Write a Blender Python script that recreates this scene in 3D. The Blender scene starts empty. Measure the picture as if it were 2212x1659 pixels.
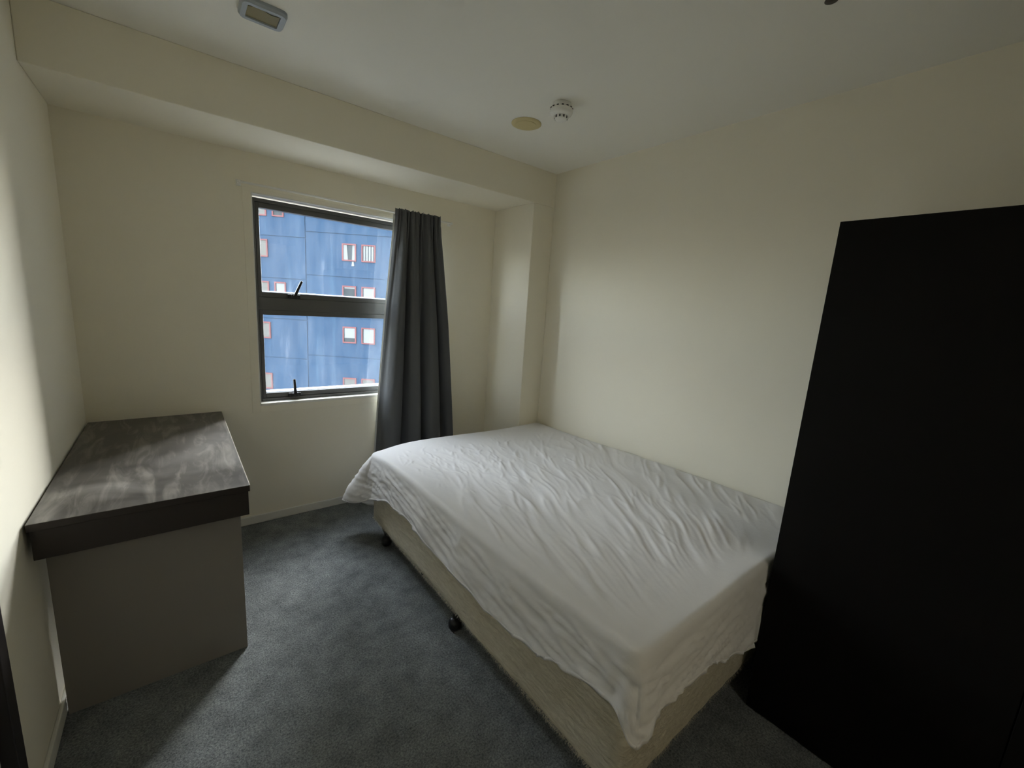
import bpy, bmesh, math, random
from mathutils import Vector, Matrix

random.seed(7)
S = bpy.context.scene
COL = S.collection
R = math.radians

# ------------------------------------------------------------------ camera
cam_d = bpy.data.cameras.new('camera')
cam = bpy.data.objects.new('camera', cam_d)
COL.objects.link(cam)
S.camera = cam
cam_d.sensor_fit = 'HORIZONTAL'
cam_d.sensor_width = 36.0
cam_d.lens = 907.4 / 2212.0 * 36.0
cam_d.clip_start = 0.02
cam_d.clip_end = 400
YAW, PITCH, ROLL = R(38.947), R(-10.419), R(3.793)
fwd = Vector((math.sin(YAW) * math.cos(PITCH), math.cos(YAW) * math.cos(PITCH), math.sin(PITCH)))
rgt = Vector((math.cos(YAW), -math.sin(YAW), 0))
up = rgt.cross(fwd)
r2 = rgt * math.cos(ROLL) + up * math.sin(ROLL)
u2 = -rgt * math.sin(ROLL) + up * math.cos(ROLL)
M3 = Matrix((r2, u2, -fwd)).transposed()
cam.matrix_world = Matrix.Translation((0.381, -2.878, 1.45)) @ M3.to_4x4()

# ------------------------------------------------------------------ world, exposure
W = bpy.data.worlds.new('sky')
S.world = W
W.use_nodes = True
wn = W.node_tree.nodes
wl = W.node_tree.links
wn.clear()
sky = wn.new('ShaderNodeTexSky')
sky.sky_type = 'NISHITA'
sky.sun_disc = False
sky.sun_elevation = R(40)
sky.sun_rotation = R(53)          # the hidden sun stands to the right, past the blue block
sky.air_density = 1.0
sky.dust_density = 1.6
sky.ozone_density = 1.0
bg = wn.new('ShaderNodeBackground')
bg.inputs['Strength'].default_value = 4.8
wo = wn.new('ShaderNodeOutputWorld')
hsv = wn.new('ShaderNodeHueSaturation')      # thin haze over the sky
hsv.inputs['Saturation'].default_value = 0.32
wl.new(sky.outputs[0], hsv.inputs['Color'])
wl.new(hsv.outputs[0], bg.inputs[0])
wl.new(bg.outputs[0], wo.inputs[0])

S.view_settings.view_transform = 'Standard'
S.view_settings.look = 'None'
S.view_settings.gamma = 1.0
S.view_settings.use_curve_mapping = False
S.view_settings.exposure = 0.10
S.cycles.max_bounces = 9
S.cycles.diffuse_bounces = 7
S.cycles.transparent_max_bounces = 10
S.cycles.use_light_tree = False
S.cycles.glossy_bounces = 3
S.cycles.transmission_bounces = 3
S.cycles.use_adaptive_sampling = True
S.cycles.adaptive_threshold = 0.18
S.cycles.adaptive_min_samples = 20
S.cycles.sample_clamp_indirect = 6.0
S.cycles.caustics_reflective = False

# sampling portal in the window opening (emits nothing of its own)
pl = bpy.data.lights.new('daylight_portal', 'AREA')
pl.shape = 'RECTANGLE'
pl.size, pl.size_y = 1.20, 1.26
pl.cycles.is_portal = True
po = bpy.data.objects.new('daylight_portal', pl)
po.location = (1.34, 0.165, 1.37)
po.rotation_euler = (R(-90), 0, 0)
COL.objects.link(po)

# ------------------------------------------------------------------ helpers
def tag(o, label=None, cat=None, group=None, kind=None):
    if label: o['label'] = label
    if cat: o['category'] = cat
    if group: o['group'] = group
    if kind: o['kind'] = kind
    return o

def obj(name, bm, mat, parent=None, smooth=False, bevel=0.0, seg=2):
    me = bpy.data.meshes.new(name)
    if bm is not None:
        bmesh.ops.recalc_face_normals(bm, faces=bm.faces)
        bm.to_mesh(me); bm.free()
    o = bpy.data.objects.new(name, me)
    COL.objects.link(o)
    if mat: me.materials.append(mat)
    if parent: o.parent = parent
    if smooth:
        for p in me.polygons: p.use_smooth = True
    if bevel > 0:
        b = o.modifiers.new('bevel', 'BEVEL')
        b.width = bevel; b.segments = seg; b.limit_method = 'ANGLE'; b.angle_limit = R(40)
        b.harden_normals = False
    return o

def thing(name, loc=(0, 0, 0), rz=0.0, **kw):
    o = bpy.data.objects.new(name, None)
    COL.objects.link(o)
    o.location = loc; o.rotation_euler = (0, 0, rz)
    o.empty_display_size = 0.1
    tag(o, **kw)
    return o

def box(bm, x0, x1, y0, y1, z0, z1):
    v = [bm.verts.new(c) for c in ((x0, y0, z0), (x1, y0, z0), (x1, y1, z0), (x0, y1, z0),
                                   (x0, y0, z1), (x1, y0, z1), (x1, y1, z1), (x0, y1, z1))]
    for f in ((0, 3, 2, 1), (4, 5, 6, 7), (0, 1, 5, 4), (1, 2, 6, 5), (2, 3, 7, 6), (3, 0, 4, 7)):
        bm.faces.new([v[i] for i in f])
    return bm

def B(*a):
    return box(bmesh.new(), *a)

def lathe(bm, prof, cx=0, cy=0, n=32, cap=True):
    rings = []
    for r, z in prof:
        if r < 1e-6:
            rings.append([bm.verts.new((cx, cy, z))])
        else:
            rings.append([bm.verts.new((cx + r * math.cos(2 * math.pi * i / n), cy + r * math.sin(2 * math.pi * i / n), z)) for i in range(n)])
    for a, b in zip(rings, rings[1:]):
        for i in range(n):
            j = (i + 1) % n
            q = [a[i % len(a)], a[j % len(a)], b[j % len(b)], b[i % len(b)]]
            q = [x for k, x in enumerate(q) if x not in q[:k]]
            if len(q) >= 3: bm.faces.new(q)
    if cap:
        for r in (rings[0], rings[-1]):
            if len(r) > 2: bm.faces.new(r)
    return bm

def tube(bm, pts, rad, n=10):
    rings = []
    pts = [Vector(p) for p in pts]
    for i, p in enumerate(pts):
        t = (pts[min(i + 1, len(pts) - 1)] - pts[max(i - 1, 0)]).normalized()
        a = t.cross(Vector((0, 0, 1)))
        if a.length < 1e-3: a = t.cross(Vector((0, 1, 0)))
        a.normalize(); b = t.cross(a)
        rings.append([bm.verts.new(p + rad * (a * math.cos(2 * math.pi * k / n) + b * math.sin(2 * math.pi * k / n))) for k in range(n)])
    for A_, B_ in zip(rings, rings[1:]):
        for k in range(n):
            bm.faces.new([A_[k], A_[(k + 1) % n], B_[(k + 1) % n], B_[k]])
    bm.faces.new(rings[0]); bm.faces.new(rings[-1][::-1])
    return bm

def prism(bm, poly, z0, z1):
    a = [bm.verts.new((x, y, z0)) for x, y in poly]
    b = [bm.verts.new((x, y, z1)) for x, y in poly]
    bm.faces.new(a[::-1]); bm.faces.new(b)
    n = len(poly)
    for i in range(n):
        bm.faces.new([a[i], a[(i + 1) % n], b[(i + 1) % n], b[i]])
    return bm

def lerp_tab(tab, x):
    if x <= tab[0][0]: return tab[0][1]
    for (a, va), (b, vb) in zip(tab, tab[1:]):
        if x <= b:
            t = (x - a) / (b - a); t = t * t * (3 - 2 * t)
            return va + (vb - va) * t
    return tab[-1][1]

# ------------------------------------------------------------------ materials
def mat(name, col, rough=0.7, metal=0.0, spec=0.5):
    m = bpy.data.materials.new(name); m.use_nodes = True
    p = m.node_tree.nodes['Principled BSDF']
    p.inputs['Base Color'].default_value = (*col, 1)
    p.inputs['Roughness'].default_value = rough
    p.inputs['Metallic'].default_value = metal
    p.inputs['Specular IOR Level'].default_value = spec
    return m

def nd(m, t, **kw):
    n = m.node_tree.nodes.new(t)
    for k, v in kw.items(): setattr(n, k, v)
    return n

def lk(m, a, b): m.node_tree.links.new(a, b)

def coords(m, scale=(1, 1, 1), rot=(0, 0, 0)):
    tc = nd(m, 'ShaderNodeTexCoord'); mp = nd(m, 'ShaderNodeMapping')
    mp.inputs['Scale'].default_value = scale
    mp.inputs['Rotation'].default_value = rot
    lk(m, tc.outputs['Object'], mp.inputs[0])
    return mp.outputs[0]

def noise(m, vec, scale, detail=3, rough=0.5, dist=0.0):
    n = nd(m, 'ShaderNodeTexNoise')
    n.inputs['Scale'].default_value = scale; n.inputs['Detail'].default_value = detail
    n.inputs['Roughness'].default_value = rough; n.inputs['Distortion'].default_value = dist
    lk(m, vec, n.inputs['Vector'])
    return n.outputs['Fac']

def ramp(m, fac, stops):
    r = nd(m, 'ShaderNodeValToRGB')
    e = r.color_ramp.elements
    while len(e) < len(stops): e.new(0.5)
    for i, (p, c) in enumerate(stops):
        e[i].position = p; e[i].color = (*c, 1) if len(c) == 3 else c
    lk(m, fac, r.inputs[0])
    return r.outputs[0]

def bump(m, fac, strength, dist=0.01):
    b = nd(m, 'ShaderNodeBump')
    b.inputs['Strength'].default_value = strength; b.inputs['Distance'].default_value = dist
    lk(m, fac, b.inputs['Height'])
    lk(m, b.outputs[0], m.node_tree.nodes['Principled BSDF'].inputs['Normal'])
    return b

def pb(m): return m.node_tree.nodes['Principled BSDF']

WALL = mat('painted_plaster', (0.74, 0.70, 0.59), 0.75, spec=0.25)
v = coords(WALL)
lk(WALL, ramp(WALL, noise(WALL, v, 1.3, 4), [(0.3, (0.845, 0.80, 0.672)), (0.7, (0.87, 0.825, 0.695))]), pb(WALL).inputs['Base Color'])
bump(WALL, noise(WALL, v, 260, 2), 0.06, 0.002)

CEIL = mat('ceiling_paint', (0.87, 0.855, 0.785), 0.8, spec=0.2)
v = coords(CEIL)
bump(CEIL, noise(CEIL, v, 240, 2), 0.05, 0.002)

TRIM = mat('white_gloss_trim', (0.76, 0.75, 0.69), 0.35)

CARPET = mat('blue_grey_carpet', (0.1, 0.11, 0.115), 0.95, spec=0.1)
v = coords(CARPET)
n1 = noise(CARPET, v, 150, 4, 0.8)
n2 = noise(CARPET, v, 11, 6, 0.7)
n3 = noise(CARPET, v, 1.7, 3, 0.5)
c1 = ramp(CARPET, n1, [(0.33, (0.10, 0.112, 0.12)), (0.67, (0.43, 0.455, 0.455))])
c2 = ramp(CARPET, n2, [(0.32, (0.72, 0.72, 0.72)), (0.70, (1.30, 1.30, 1.28))])
mx = nd(CARPET, 'ShaderNodeMix', data_type='RGBA', blend_type='MULTIPLY')
mx.inputs['Factor'].default_value = 1.0
lk(CARPET, c1, mx.inputs['A']); lk(CARPET, c2, mx.inputs['B'])
c3 = ramp(CARPET, n3, [(0.35, (0.9, 0.9, 0.9)), (0.7, (1.1, 1.1, 1.1))])
mx2 = nd(CARPET, 'ShaderNodeMix', data_type='RGBA', blend_type='MULTIPLY')
mx2.inputs['Factor'].default_value = 1.0
lk(CARPET, mx.outputs['Result'], mx2.inputs['A']); lk(CARPET, c3, mx2.inputs['B'])
lk(CARPET, mx2.outputs['Result'], pb(CARPET).inputs['Base Color'])
bump(CARPET, n1, 1.0, 0.010)

FRAME = mat('grey_aluminium', (0.10, 0.10, 0.095), 0.38, metal=0.0, spec=0.5)
FRAMEL = mat('pale_glazing_bead', (0.72, 0.73, 0.74), 0.4)
BLACKP = mat('black_plastic', (0.012, 0.012, 0.012), 0.4)
WHITEP = mat('white_plastic', (0.86, 0.85, 0.80), 0.4)
CREAMP = mat('yellowed_plastic', (0.62, 0.53, 0.28), 0.55)
GREYP = mat('grey_plastic', (0.38, 0.42, 0.46), 0.5)
OLIVE = mat('yellowed_diffuser', (0.20, 0.165, 0.06), 0.5)
DARKSLOT = mat('dark_slot', (0.02, 0.018, 0.016), 0.8)

GLASS = bpy.data.materials.new('dusty_glass_with_glare'); GLASS.use_nodes = True
g = GLASS.node_tree; g.nodes.clear()
go = nd(GLASS, 'ShaderNodeOutputMaterial')
gt = nd(GLASS, 'ShaderNodeBsdfTransparent'); gt.inputs[0].default_value = (0.95, 0.97, 0.97, 1)
gg = nd(GLASS, 'ShaderNodeBsdfGlossy'); gg.inputs['Roughness'].default_value = 0.02
geo = nd(GLASS, 'ShaderNodeNewGeometry')
dt = nd(GLASS, 'ShaderNodeVectorMath', operation='DOT_PRODUCT')
lk(GLASS, geo.outputs['Normal'], dt.inputs[0]); lk(GLASS, geo.outputs['Incoming'], dt.inputs[1])
def mth(op, a, b=None):
    n = nd(GLASS, 'ShaderNodeMath', operation=op)
    for k, q in enumerate((a, b)):
        if q is None: continue
        if isinstance(q, (int, float)): n.inputs[k].default_value = q
        else: lk(GLASS, q, n.inputs[k])
    return n.outputs[0]
schlick = mth('ADD', mth('MULTIPLY', mth('POWER', mth('SUBTRACT', 1.0, mth('ABSOLUTE', dt.outputs['Value'])), 5.0), 0.96), 0.04)
m1 = nd(GLASS, 'ShaderNodeMixShader')
lk(GLASS, schlick, m1.inputs[0]); lk(GLASS, gt.outputs[0], m1.inputs[1]); lk(GLASS, gg.outputs[0], m1.inputs[2])
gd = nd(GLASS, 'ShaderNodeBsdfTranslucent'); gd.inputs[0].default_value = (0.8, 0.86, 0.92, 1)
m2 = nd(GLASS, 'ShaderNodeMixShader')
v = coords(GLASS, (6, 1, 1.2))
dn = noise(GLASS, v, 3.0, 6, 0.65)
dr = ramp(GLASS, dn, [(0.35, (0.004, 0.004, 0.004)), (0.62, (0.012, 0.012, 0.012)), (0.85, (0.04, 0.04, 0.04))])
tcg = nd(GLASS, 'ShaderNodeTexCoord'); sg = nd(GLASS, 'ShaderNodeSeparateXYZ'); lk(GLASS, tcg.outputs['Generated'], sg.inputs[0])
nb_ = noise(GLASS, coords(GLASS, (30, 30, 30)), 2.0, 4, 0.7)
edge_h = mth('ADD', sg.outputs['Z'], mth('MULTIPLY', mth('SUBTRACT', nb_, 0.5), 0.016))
band = ramp(GLASS, edge_h, [(0.012, (0.42, 0.42, 0.42)), (0.026, (0.0, 0.0, 0.0))])  # white glare line along each pane bottom, painted into the glass
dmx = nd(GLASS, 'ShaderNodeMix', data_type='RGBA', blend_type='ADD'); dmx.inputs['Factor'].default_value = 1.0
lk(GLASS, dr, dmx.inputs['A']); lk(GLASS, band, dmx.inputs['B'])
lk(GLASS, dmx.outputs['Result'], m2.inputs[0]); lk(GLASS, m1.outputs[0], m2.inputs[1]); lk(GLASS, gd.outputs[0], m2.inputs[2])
lk(GLASS, m2.outputs[0], go.inputs[0])

def fabric(name, col, trans, rough=0.9):
    m = mat(name, col, rough, spec=0.15)
    out = [n for n in m.node_tree.nodes if n.type == 'OUTPUT_MATERIAL'][0]
    t = nd(m, 'ShaderNodeBsdfTranslucent'); t.inputs[0].default_value = (*col, 1)
    x = nd(m, 'ShaderNodeMixShader'); x.inputs[0].default_value = trans
    lk(m, pb(m).outputs[0], x.inputs[1]); lk(m, t.outputs[0], x.inputs[2]); lk(m, x.outputs[0], out.inputs[0])
    return m

SHEET = fabric('white_cotton', (0.88, 0.865, 0.845), 0.14)
out_ = [n for n in SHEET.node_tree.nodes if n.type == 'OUTPUT_MATERIAL'][0]   # thin weave lets some of the cream below show
tr_ = nd(SHEET, 'ShaderNodeBsdfTransparent'); mt_ = nd(SHEET, 'ShaderNodeMixShader'); mt_.inputs[0].default_value = 0.10
src = out_.inputs[0].links[0].from_socket
lk(SHEET, src, mt_.inputs[1]); lk(SHEET, tr_.outputs[0], mt_.inputs[2]); lk(SHEET, mt_.outputs[0], out_.inputs[0])
v = coords(SHEET)
bump(SHEET, noise(SHEET, v, 40, 5, 0.65), 0.22, 0.005)

CURT = fabric('charcoal_curtain', (0.115, 0.118, 0.12), 0.02)
v = coords(CURT, (1, 1, 0.25))
bump(CURT, noise(CURT, v, 300, 2), 0.15, 0.002)
LINING = fabric('white_curtain_lining', (0.72, 0.73, 0.70), 0.12)

TICK = mat('cream_fleecy_fabric', (0.62, 0.55, 0.40), 0.95, spec=0.1)
v = coords(TICK, (1, 0.35, 1.6))
n1 = noise(TICK, v, 46, 5, 0.75, 0.8)
v2 = coords(TICK)
n2 = noise(TICK, v2, 5, 3)
tA = ramp(TICK, n2, [(0.3, (0.84, 0.77, 0.60)), (0.75, (0.90, 0.84, 0.69))])
tB = ramp(TICK, n1, [(0.32, (0.80, 0.78, 0.74)), (0.62, (1.0, 1.0, 1.0))])
mx = nd(TICK, 'ShaderNodeMix', data_type='RGBA', blend_type='MULTIPLY'); mx.inputs['Factor'].default_value = 1.0
lk(TICK, tA, mx.inputs['A']); lk(TICK, tB, mx.inputs['B']); lk(TICK, mx.outputs['Result'], pb(TICK).inputs['Base Color'])
bump(TICK, n1, 1.0, 0.014)
MATT = mat('mattress_ticking', (0.66, 0.62, 0.54), 0.9, spec=0.1)

DESKTOP = mat('dusty_dark_laminate', (0.03, 0.027, 0.024), 0.4)
v = coords(DESKTOP, (1, 1, 1))
s1 = noise(DESKTOP, v, 3.2, 5, 0.6, 1.6)
s2 = noise(DESKTOP, coords(DESKTOP, (9, 1.6, 1), (0, 0, 0.25)), 2.3, 4, 0.6, 0.8)
cA = ramp(DESKTOP, s1, [(0.30, (0.040, 0.036, 0.032)), (0.52, (0.095, 0.087, 0.077)), (0.72, (0.16, 0.15, 0.135))])
cB = ramp(DESKTOP, s2, [(0.47, (0.0, 0.0, 0.0)), (0.66, (0.10, 0.095, 0.085))])
mx = nd(DESKTOP, 'ShaderNodeMix', data_type='RGBA', blend_type='ADD'); mx.inputs['Factor'].default_value = 1.0
lk(DESKTOP, cA, mx.inputs['A']); lk(DESKTOP, cB, mx.inputs['B'])
geo = nd(DESKTOP, 'ShaderNodeNewGeometry'); sp_ = nd(DESKTOP, 'ShaderNodeSeparateXYZ')
lk(DESKTOP, geo.outputs['True Normal'], sp_.inputs[0])           # dust lies on the upper face only
mxd = nd(DESKTOP, 'ShaderNodeMix', data_type='RGBA'); mxd.inputs['A'].default_value = (0.022, 0.016, 0.013, 1)
lk(DESKTOP, sp_.outputs['Z'], mxd.inputs['Factor']); lk(DESKTOP, mx.outputs['Result'], mxd.inputs['B'])
lk(DESKTOP, mxd.outputs['Result'], pb(DESKTOP).inputs['Base Color'])
lk(DESKTOP, ramp(DESKTOP, s1, [(0.3, (0.38, 0.38, 0.38)), (0.7, (0.6, 0.6, 0.6))]), pb(DESKTOP).inputs['Roughness'])
DESKDK = mat('dark_brown_laminate', (0.022, 0.016, 0.013), 0.5)
DESKPN = mat('taupe_laminate', (0.23, 0.21, 0.185), 0.6)
EDGE = mat('pale_edge_glint', (0.62, 0.58, 0.50), 0.3)  # pale tone paints in the highlight along the desk's right edge

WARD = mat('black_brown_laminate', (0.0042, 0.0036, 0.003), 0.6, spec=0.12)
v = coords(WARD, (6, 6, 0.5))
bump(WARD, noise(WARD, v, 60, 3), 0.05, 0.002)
DOORM = mat('dark_stained_timber', (0.012, 0.008, 0.007), 0.5)
STEEL = mat('brushed_steel', (0.5, 0.5, 0.5), 0.35, metal=1.0)
BRASS = mat('bronze_metal', (0.10, 0.085, 0.07), 0.45, metal=0.6)

BLUE = mat('blue_painted_concrete', (0.03, 0.085, 0.19), 0.85, spec=0.2)
v = coords(BLUE, (1, 1, 1))
n1 = noise(BLUE, v, 0.35, 4, 0.6)
st = noise(BLUE, coords(BLUE, (1.6, 1.6, 0.10)), 1.1, 5, 0.65)
cA = ramp(BLUE, n1, [(0.3, (0.0075, 0.0225, 0.047)), (0.7, (0.0095, 0.028, 0.056))])
cB = ramp(BLUE, st, [(0.56, (0, 0, 0)), (0.72, (0.011, 0.018, 0.020)), (0.82, (0.030, 0.038, 0.039))])
mx = nd(BLUE, 'ShaderNodeMix', data_type='RGBA', blend_type='ADD'); mx.inputs['Factor'].default_value = 1.0
lk(BLUE, cA, mx.inputs['A']); lk(BLUE, cB, mx.inputs['B'])
lk(BLUE, mx.outputs['Result'], pb(BLUE).inputs['Base Color'])
BLUEDK = mat('joint_sealant', (0.02, 0.05, 0.11), 0.9)  # darker blue for the panel joints
RED = mat('red_painted_frame', (0.095, 0.034, 0.034), 0.8, spec=0.1)
PANE = mat('far_window_glass', (0.02, 0.024, 0.026), 0.7, spec=0.1)
NET = mat('far_white_blind', (0.105, 0.11, 0.11), 0.9)
NETD = mat('far_beige_curtain', (0.055, 0.054, 0.048), 0.9)
GREYC = mat('grey_concrete', (0.16, 0.155, 0.145), 0.9)
STREET = mat('street_paving', (0.13, 0.13, 0.125), 0.9)

# ------------------------------------------------------------------ the setting
H = 2.416; XR = 2.621; YB = -3.28; T = 0.12
BEAM_Z, BEAM_Y, COL_X = 2.185, -0.465, 2.425
WX0, WX1, WZ0, WZ1 = 0.752, 1.935, 0.756, 1.984
WT = 0.17

def struct(name, bm, m, label, cat, **kw):
    return tag(obj(name, bm, m, **kw), label, cat, kind='structure')

struct('floor', B(-T, XR + T, YB - T, WT, -0.12, 0.0), CARPET, 'blue grey carpet covering the bedroom floor', 'floor')
struct('ceiling', B(-T, XR + T, YB - T, WT, H, H + 0.12), CEIL, 'cream painted flat ceiling over the bedroom', 'ceiling')

bm = bmesh.new()
DY0, DY1, DZ = -1.462, -2.30, 2.05
box(bm, -T, 0, DY0, WT, 0, H); box(bm, -T, 0, DY1, DY0, DZ, H); box(bm, -T, 0, YB, DY1, 0, H)
struct('wall_left', bm, WALL, 'cream painted wall beside the dark desk', 'wall')
struct('wall_right', B(XR, XR + T, YB, WT, 0, H), WALL, 'cream painted wall along the bed', 'wall')
HX0, HX1, HY = 0.85, 1.70, YB - T - 1.15
bm = bmesh.new()
box(bm, -T, HX0, YB - T, YB, 0, H); box(bm, HX1, XR + T, YB - T, YB, 0, H); box(bm, HX0, HX1, YB - T, YB, 2.05, H)
struct('wall_rear', bm, WALL, 'cream painted wall with an added doorway behind the viewpoint', 'wall')
bm = bmesh.new()                                        # added doorway and hallway behind the viewpoint, unseen, holding the fill lamp
box(bm, -T, XR + T, HY - T, HY, 0, H); box(bm, -T, 0, HY, YB - T, 0, H); box(bm, XR, XR + T, HY, YB - T, 0, H)
box(bm, -T, XR + T, HY - T, YB - T, H, H + 0.12); box(bm, -T, XR + T, HY - T, YB - T, -0.12, 0)
struct('wall_added_hallway', bm, WALL, 'added unseen hallway shell around the fill lamp behind the viewpoint', 'wall')
hl = thing('added_fill_lamp', (1.275, YB - T - 0.6, H), label='added round opal fill lamp, unseen in the hallway behind the viewpoint', cat='ceiling lamp')  # added lamp out of view, lifts the surfaces facing the camera
bm = bmesh.new(); lathe(bm, [(0.17, 0.0), (0.17, -0.02), (0.155, -0.025)], n=40); obj('fill_lamp_base', bm, TRIM, hl, smooth=True)
FILL_LAMP = bpy.data.materials.new('fill_lamp_glass'); FILL_LAMP.use_nodes = True
pb(FILL_LAMP).inputs['Emission Color'].default_value = (1.0, 0.96, 0.88, 1); pb(FILL_LAMP).inputs['Emission Strength'].default_value = 16.0
bm = bmesh.new(); lathe(bm, [(0.15, -0.022), (0.15, -0.045), (0.13, -0.065), (0.08, -0.078), (0.0, -0.082)], n=40, cap=False); obj('fill_lamp_shade', bm, FILL_LAMP, hl, smooth=True)
bm = bmesh.new()
box(bm, 0, WX0, 0, WT, 0, H); box(bm, WX1, XR, 0, WT, 0, H)
box(bm, WX0, WX1, 0, WT, 0, WZ0); box(bm, WX0, WX1, 0, WT, WZ1, H)
struct('wall_window', bm, WALL, 'cream painted wall holding the window', 'wall')
struct('ceiling_beam', B(0, XR, BEAM_Y, 0, BEAM_Z, H), WALL, 'cream boxed beam running above the window', 'beam', bevel=0.004)
struct('wall_column', B(COL_X, XR, BEAM_Y, 0, 0, BEAM_Z), WALL, 'cream square column in the corner behind the bed', 'column', bevel=0.004)
struct('baseboard_window', B(0.0, COL_X, -0.012, 0, 0, 0.055), TRIM, 'low white skirting under the window', 'baseboard', bevel=0.004)
struct('baseboard_left', B(0, 0.012, DY0 + 0.0, -0.012, 0, 0.055), TRIM, 'low white skirting on the wall beside the desk', 'baseboard', bevel=0.004)

# dark door in the left wall, only its near frame edge enters the picture
d1 = thing('door_1', (0, (DY0 + DY1) / 2, 0), label='dark stained timber door beside the desk wall', cat='door', kind='structure')
w = (DY0 - DY1) / 2
bm = bmesh.new()
box(bm, -T, 0.014, w - 0.055, w, 0, DZ); box(bm, -T, 0.014, -w, -w + 0.055, 0, DZ); box(bm, -T, 0.014, -w + 0.055, w - 0.055, DZ - 0.055, DZ)
obj('door_frame', bm, DOORM, d1, bevel=0.003)
leaf = obj('door_leaf', B(-0.05, -0.012, -w + 0.058, w - 0.058, 0.008, DZ - 0.058), TRIM, d1, bevel=0.002)
bm = bmesh.new(); tube(bm, [(-0.012, -w + 0.12, 1.0), (0.035, -w + 0.12, 1.0)], 0.009); tube(bm, [(0.035, -w + 0.11, 1.0), (0.035, -w + 0.23, 1.0)], 0.009)
obj('handle', bm, STEEL, leaf, smooth=True)

# ------------------------------------------------------------------ window
win = thing('window_1', ((WX0 + WX1) / 2, 0.0, WZ0), label='grey aluminium window of two stacked awning panes', cat='window', kind='structure')
ox, oz = (WX0 + WX1) / 2, WZ0
def wb(x0, x1, y0, y1, z0, z1): return (x0 - ox, x1 - ox, y0, y1, z0 - oz, z1 - oz)
# white painted liner of the reveal
bm = bmesh.new()
box(bm, *wb(WX0, WX0 + 0.006, 0.0, 0.06, WZ0, WZ1)); box(bm, *wb(WX1 - 0.006, WX1, 0.0, 0.06, WZ0, WZ1))
box(bm, *wb(WX0 + 0.006, WX1 - 0.006, 0.0, 0.06, WZ1 - 0.006, WZ1))
obj('reveal_liner', bm, TRIM, win)
obj('window_sill', box(bmesh.new(), *wb(WX0 + 0.006, WX1 - 0.006, -0.004, 0.06, WZ0, WZ0 + 0.016)), TRIM, win, bevel=0.003)
# flat painted casing round the opening
bm = bmesh.new()
cw = 0.040
box(bm, *wb(WX0 - cw, WX0, -0.003, 0.0, WZ0 - cw, WZ1 + cw * 0.5)); box(bm, *wb(WX1, WX1 + cw, -0.003, 0.0, WZ0 - cw, WZ1 + cw * 0.5))
box(bm, *wb(WX0, WX1, -0.003, 0.0, WZ0 - cw, WZ0)); box(bm, *wb(WX0, WX1, -0.003, 0.0, WZ1, WZ1 + cw * 0.5))
obj('window_casing', bm, WALL, win, bevel=0.001)
FX0, FX1, FZ0, FZ1 = WX0 + 0.006, WX1 - 0.006, WZ0 + 0.016, WZ1 - 0.018
MZ0, MZ1 = 1.335, 1.410
bm = bmesh.new()
FY0, FY1 = 0.050, 0.125
box(bm, *wb(FX0, FX0 + 0.016, FY0, FY1, FZ0, FZ1)); box(bm, *wb(FX1 - 0.016, FX1, FY0, FY1, FZ0, FZ1))
box(bm, *wb(FX0 + 0.016, FX1 - 0.016, FY0, FY1, FZ1 - 0.020, FZ1)); box(bm, *wb(FX0 + 0.016, FX1 - 0.016, FY0, FY1, FZ0, FZ0 + 0.018))
box(bm, *wb(FX0 + 0.016, FX1 - 0.016, FY0 + 0.004, FY1, MZ0, MZ1))
obj('window_frame', bm, FRAME, win, bevel=0.002)
for (z0, z1, st) in ((MZ1, FZ1 - 0.020, 0.030), (FZ0 + 0.018, MZ0, 0.031)):
    x0, x1 = FX0 + 0.018, FX1 - 0.018
    a = 0.020
    bm = bmesh.new()
    y0, y1 = 0.058, 0.100
    box(bm, *wb(x0, x0 + a, y0, y1, z0, z1)); box(bm, *wb(x1 - a, x1, y0, y1, z0, z1))
    box(bm, *wb(x0 + a, x1 - a, y0, y1, z1 - 0.030, z1)); box(bm, *wb(x0 + a, x1 - a, y0, y1, z0, z0 + st))
    sash = obj('sash', bm, FRAME, win, bevel=0.002)
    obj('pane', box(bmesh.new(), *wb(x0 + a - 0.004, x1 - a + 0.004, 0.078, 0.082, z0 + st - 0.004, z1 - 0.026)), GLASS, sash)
    # pale glazing ledge outside the glass
    bm = bmesh.new()
    box(bm, *wb(x0 + a, x1 - a, 0.0825, 0.135, z0 + st - 0.006, z0 + st + 0.005))
    box(bm, *wb(x0 + a - 0.004, x0 + a + 0.003, 0.0825, 0.11, z0 + st + 0.005, z1 - 0.03))
    obj('glazing_bead', bm, FRAMEL, sash)
    # black cam handle with its base plate
    hx = 0.965 if z0 > 1.2 else 0.955
    tilt = R(24) if z0 > 1.2 else R(-3)
    hb = z0 + 0.013
    bm = bmesh.new()
    box(bm, *wb(hx - 0.036, hx + 0.036, 0.044, 0.058, hb - 0.012, hb + 0.012))
    box(bm, *wb(hx - 0.016, hx + 0.016, 0.028, 0.044, hb - 0.010, hb + 0.014))
    hd = obj('latch', bm, BLACKP, sash, bevel=0.004)
    bm = bmesh.new()
    box(bm, -0.009, 0.009, -0.006, 0.006, 0.0, 0.105)
    for vv in bm.verts:
        if vv.co.z > 0.05: vv.co.x *= 0.75
    bm.transform(Matrix.Translation((hx - ox, 0.026, hb - oz)) @ Matrix.Rotation(tilt, 4, 'Y'))
    obj('latch_lever', bm, BLACKP, sash, bevel=0.003)

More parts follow.
